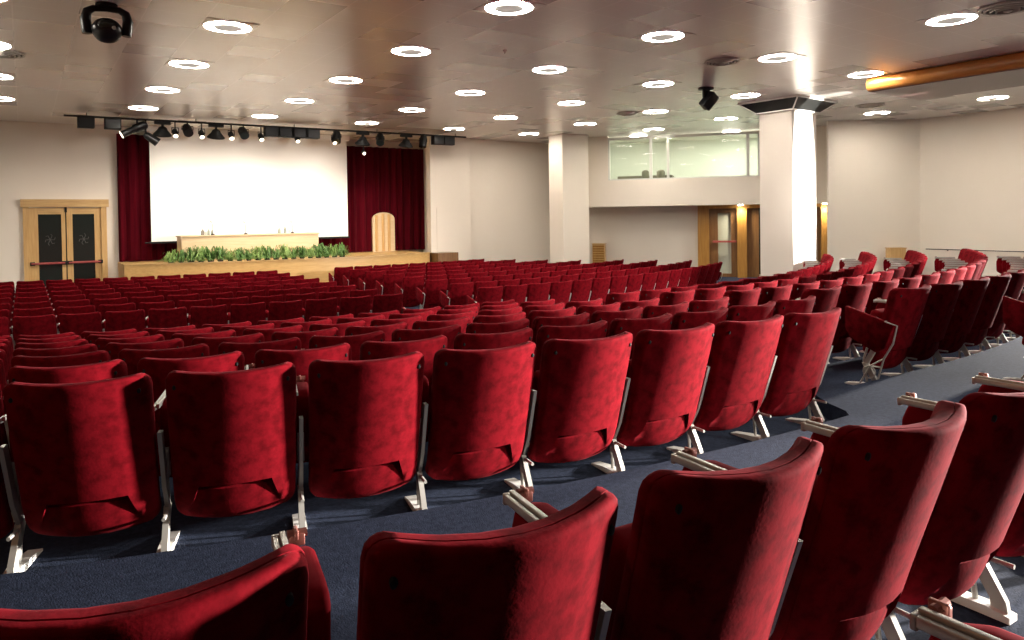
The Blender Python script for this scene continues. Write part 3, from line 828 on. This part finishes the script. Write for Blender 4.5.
# moving-head stage light on the ceiling
mh = empty('moving_head_light', (.95, 10.62, CEIL), 'black moving-head stage light hanging alone above the seats', 'stage light', rz=-.15)
mb = MB(); mb.lathe([(.16, 0), (.16, -.05), (.12, -.06)], 20); mb.build('base', M['black'], mh)
mb = MB(); pts = [(-.28, 0, -.50), (-.30, 0, -.26), (-.27, 0, -.14), (-.18, 0, -.085), (0, 0, -.075), (.18, 0, -.085), (.27, 0, -.14), (.30, 0, -.26), (.28, 0, -.50)]
mb.tube(pts, [.075, .08, .07, .055, .05, .055, .07, .08, .075], 10); mb.build('yoke', M['blackgloss'], mh)
R = Matrix.Translation((0, -.02, -.43)) @ Matrix.Rotation(math.radians(62), 4, 'X') @ Matrix.Diagonal((1.22, 1, .9, 1))
mb = MB(); mb.lathe([(.10, -.17), (.15, -.15), (.18, -.05), (.18, .06), (.155, .13), (.13, .17), (.11, .175)], 24, R); hd = mb.build('head', M['blackgloss'], mh); mh.scale = (.80, .80, .80)
mb = MB(); mb.lathe([(.10, .1752), (.09, .192), (.05, .202), (.01, .205)], 20, R); mb.build('lens', M['darkglass'], hd)
mb = MB(); mb.lathe([(.030, .0), (.030, .02), (.012, .03)], 14, Matrix.Translation((.11, -.19, -.42)) @ Matrix.Rotation(math.radians(85), 4, 'X')); mb.build('knob', M['alu'], hd)
# hanging spotlight near the column
sp = empty('hanging_spotlight', (12.71, 10.76, CEIL), 'black spotlight on a bracket hanging before the white column', 'spotlight')
mb = MB(); mb.lathe([(.17, 0), (.17, -.035), (.05, -.05)], 18); mb.build('base', M['black'], sp)
mb = MB(); mb.box(-.10, .10, -.02, .02, -.22, -.04); mb.build('bracket', M['black'], sp)
R = Matrix.Translation((.06, -.04, -.28)) @ Matrix.Rotation(math.radians(35), 4, 'Y') @ Matrix.Rotation(math.radians(20), 4, 'X')
mb = MB(); mb.box(-.12, .12, -.11, .11, -.20, .18, R, bev=.03); hd = mb.build('head', M['blackgloss'], sp)
mb = MB(); mb.lathe([(.085, -.205), (.085, -.20)], 16, R); mb.build('lens', M['darkglass'], hd)

# ------------------------------------------------------------------ lighting bar over the stage
def bar_y(x): return 21.35 - (x-.9)*.035
ZBAR = CEIL-.10
tr = empty('lighting_bar', (6.7, 21.15, ZBAR), 'long thin black lighting bar under the ceiling before the stage', 'lighting bar')
mb = MB(); mb.tube([(.9-6.7, bar_y(.9)-21.15, 0), (12.5-6.7, bar_y(12.5)-21.15, 0)], .028, 8); mb.build('pipe', M['black'], tr)
for x in (1.4, 4.0, 6.7, 9.3, 12.1):
    mb = MB(); mb.tube([(x-6.7, bar_y(x)-21.15, 0), (x-6.7, bar_y(x)-21.15, .10)], .012, 6); mb.build('hanger', M['black'], tr)
def hang(x, name, label, cat, group): return empty(name, (x, bar_y(x), ZBAR), label, cat, group)
def flood(x, k):
    h = hang(x, 'flood_box', 'black flood light box on the lighting bar, %s counted from the door side' % ORD[k], 'flood light', 'flood boxes on the lighting bar')
    mb = MB(); mb.box(-.19, .19, -.13, .10, -.30, -.02, bev=.01); mb.build('housing', M['black'], h)
    mb = MB(); mb.box(-.16, .16, -.135, -.128, -.27, -.05); mb.build('filter', M['blackgloss'], h)
for k, x in enumerate([1.38, 1.98, 6.02, 6.42, 6.83, 7.24, 11.42, 11.82]): flood(x, k+1)
def can(x, k, lit, tilt=0.0, sz=1.0, side=0.0, drop=.18):
    h = hang(x, 'par_can', ('small lit spotlight hanging on the bar, %s of the lit ones' if lit else 'black round spotlight hanging on the bar, %s of the dark ones') % ORD[k], 'spotlight', 'lit spotlights on the bar' if lit else 'dark round spotlights on the bar')
    R = Matrix.Translation((0, 0, -drop)) @ Matrix.Rotation(side, 4, 'Y') @ Matrix.Rotation(tilt, 4, 'X')
    r = .10*sz
    mb = MB(); mb.box(-.015, .015, -.015, .015, -drop, 0); mb.tube([(-r*1.15, 0, -drop), (-r*1.15, 0, -drop*.55), (r*1.15, 0, -drop*.55), (r*1.15, 0, -drop)], .012, 6); mb.build('yoke', M['black'], h)
    mb = MB(); mb.lathe([(r*.5, .20*sz), (r*.8, .16*sz), (r, .05*sz), (r, -.15*sz)], 18, R); c = mb.build('housing', M['black'], h)
    mb = MB(); mb.lathe([(r*.86, -.15*sz-.012), (r*.80, -.15*sz-.002)], 18, R); mb.build('lens', M['bulb' if lit else 'darkglass'], c)
    return h
for k, x in enumerate([3.47, 4.14, 4.92, 5.74, 6.78, 7.90]): can(x, k+1, True, tilt=-.7, sz=.72, drop=.32)
for k, (x, t, s_) in enumerate([(3.78, -1.0, 0), (5.25, -1.0, 0), (7.99, -.6, .3), (9.40, -.7, .4), (10.9, -.2, .25)]): can(x, k+1, False, tilt=t, sz=1.25, side=s_, drop=.22)
def fresnel(x, k):
    h = hang(x, 'fresnel_lantern', 'black lantern with flared hood on the bar, %s from the door side' % ORD[k], 'lantern', 'flared lanterns on the bar')
    mb = MB(); mb.box(-.20, .20, -.05, .05, -.10, -.03); mb.box(-.03, .03, -.03, .03, -.22, -.08); mb.build('bracket', M['black'], h)
    R = Matrix.Translation((0, 0, -.24)) @ Matrix.Rotation(.3, 4, 'X')
    mb = MB(); mb.lathe([(.05, .08), (.10, .05), (.13, -.02), (.24, -.15), (.23, -.17)], 18, R); hd = mb.build('hood', M['black'], h)
    mb = MB(); mb.lathe([(.17, -.172), (.16, -.165)], 16, R); mb.build('lens', M['darkglass'], hd)
for k, x in enumerate([3.16, 4.52, 8.83, 10.3]): fresnel(x, k+1)
h = hang(2.55, 'profile_spot', 'long black profile spotlight tilted towards the doors, pale front lens', 'spotlight', None)
R = Matrix.Translation((-.05, 0, -.26)) @ Matrix.Rotation(math.radians(62), 4, 'Y')
mb = MB(); mb.lathe([(.07, .32), (.11, .28), (.12, 0), (.09, -.05), (.09, -.30), (.11, -.36)], 16, R); hd = mb.build('housing', M['blackgloss'], h)
mb = MB(); mb.lathe([(.10, -.372), (.09, -.362)], 16, R); mb.build('lens', M['bulb'], hd)
mb = MB(); mb.box(-.02, .02, -.02, .02, -.24, 0); mb.build('yoke', M['black'], h)
h = hang(2.75, 'scoop_light', 'dark scoop lamp hanging low in front of the narrow curtain', 'spotlight', None)
R = Matrix.Translation((.15, 0, -.50)) @ Matrix.Rotation(math.radians(-55), 4, 'Y')
mb = MB(); mb.lathe([(.06, .22), (.10, .15), (.12, -.15), (.13, -.17)], 16, R); mb.build('housing', M['blackgloss'], h)
mb = MB(); mb.box(-.02, .02, -.02, .02, -.45, 0); mb.build('yoke', M['black'], h)
# single glowing spot before the wide curtain
gs = hang(8.84, 'accent_spot', 'single glowing spotlight in front of the wide crimson curtain', 'spotlight', None)
mb = MB(); mb.box(-.012, .012, -.012, .012, -.62, 0); mb.build('stem', M['black'], gs)
R = Matrix.Translation((0, 0, -.66)) @ Matrix.Rotation(-1.1, 4, 'X')
mb = MB(); mb.lathe([(.03, .10), (.055, .06), (.06, -.06)], 14, R); hd = mb.build('housing', M['black'], gs)
mb = MB(); mb.lathe([(.05, -.066), (.045, -.06)], 14, R); mb.build('lens', M['bulb'], hd)

# ------------------------------------------------------------------ lamps
def spot(name, loc, target, power, angle, color=(1, .9, .78), blend=.6, size=.08):
    l = bpy.data.lights.new(name, 'SPOT'); l.energy = power; l.spot_size = math.radians(angle); l.spot_blend = blend; l.color = color; l.shadow_soft_size = size
    o = bpy.data.objects.new(name, l); COL.objects.link(o); o.location = loc
    d = Vector(target)-Vector(loc); o.rotation_euler = d.to_track_quat('-Z', 'Y').to_euler(); return o
# unseen lamp off to the side, inferred from the chairs' floor shadows
spot('side_spot', (16.5, 3.2, 3.0), (6.0, 2.9, .85), 12000, 52, (1, .94, .87), .5, .12)
spot('near_rows_fill', (14.0, -2.2, ZB+1.75), (2.4, 1.75, ZB+.45), 56000, 19, (1, .93, .86), .5, .28)  # added unseen lamp for the closest row and the one ahead, no fixture
spot('back_rows_fill', (16.2, .8, 3.2), (2.5, 7.9, ZB-.2), 22000, 21, (1, .93, .86), .6, .2)  # added off-frame lamp brightening the deeper rows of the back block
o = spot('column_fill', (15.6, 2.6, 3.4), (16.215, 10.6, 2.6), 16000, 44, (1, .96, .9), .10, .04); o.scale = (.176, 1, 1)  # added unseen lamp, cone squeezed to whiten only the column face
spot('front_block_fill', (16.4, 1.0, 3.4), (10.6, 13.0, .7), 9000, 36, (1, .93, .86), .7, .2)  # added off-frame lamp brightening the booth-side front chairs
spot('rear_fill', (7.6, -3.2, CEIL-1.6), (4.2, 3.0, ZA+.4), 1800, 40, (1, .9, .8), .8, .15)  # added lamp behind the camera, lifts the back block's nearest row
# stage lanterns on the bar lighting the screen and the curtain
for x, tx in ((3.4, 4.0), (5.7, 5.6), (7.9, 7.6)):
    spot('stage_lantern', (x, bar_y(x)-.1, ZBAR-.55), (tx, 23.3, 2.0), 230, 118, (1, .9, .78), 1.0, .1)
spot('curtain_lantern', (9.02, bar_y(9.02), ZBAR-.65), (10.4, 23.6, 1.6), 260, 60, (1, .85, .7), 1.0, .06)
spot('stage_fill', (6.0, 17.2, CEIL-.2), (6.2, 21.6, 1.1), 500, 60, (1, .9, .75), 1.0, .1)  # added lamp ahead of the bar, brightens plants and stage front

for i in range(0, 7):                 # the same ring lights carry on over the camera's head
    for j in (-1, -2, -3):
        if (i, j) == (3, -1) or (i < 5 and (j < -1 or i == 0 or i == 4)) or j == -3: continue
        l = bpy.data.lights.new('ring_lamp', 'AREA'); l.shape = 'DISK'; l.size = .62; l.energy = 68; l.color = (1, .90, .76)
        o = bpy.data.objects.new('ring_lamp', l); COL.objects.link(o); o.location = (LX0+S*i, LY0+S*j, CEIL-.05)
for x in (4.5, 7.22):
    l = bpy.data.lights.new('soffit_downlight', 'SPOT'); l.energy = 150; l.spot_size = 2.7; l.spot_blend = .8; l.color = (1, .9, .7); l.shadow_soft_size = .06
    o = bpy.data.objects.new('soffit_downlight', l); COL.objects.link(o); o.location = booth_pt(x, .72, 2.50)
l = bpy.data.lights.new('booth_fill', 'AREA'); l.size = 1.2; l.energy = 60; l.color = (.97, 1, .93)  # added area light brightening the booth interior
o = bpy.data.objects.new('booth_fill', l); COL.objects.link(o); o.location = booth_pt(4.4, 1.0, CEIL-.04)
w = bpy.data.worlds.new('world'); sc.world = w; w.use_nodes = True
w.node_tree.nodes['Background'].inputs['Color'].default_value = (0, 0, 0, 1)
sc.view_settings.view_transform = 'Standard'; sc.view_settings.look = 'None'
sc.view_settings.gamma = 1; sc.view_settings.use_curve_mapping = False
sc.view_settings.exposure = 0.0
sc.cycles.use_denoising = True
sc.cycles.max_bounces = 8
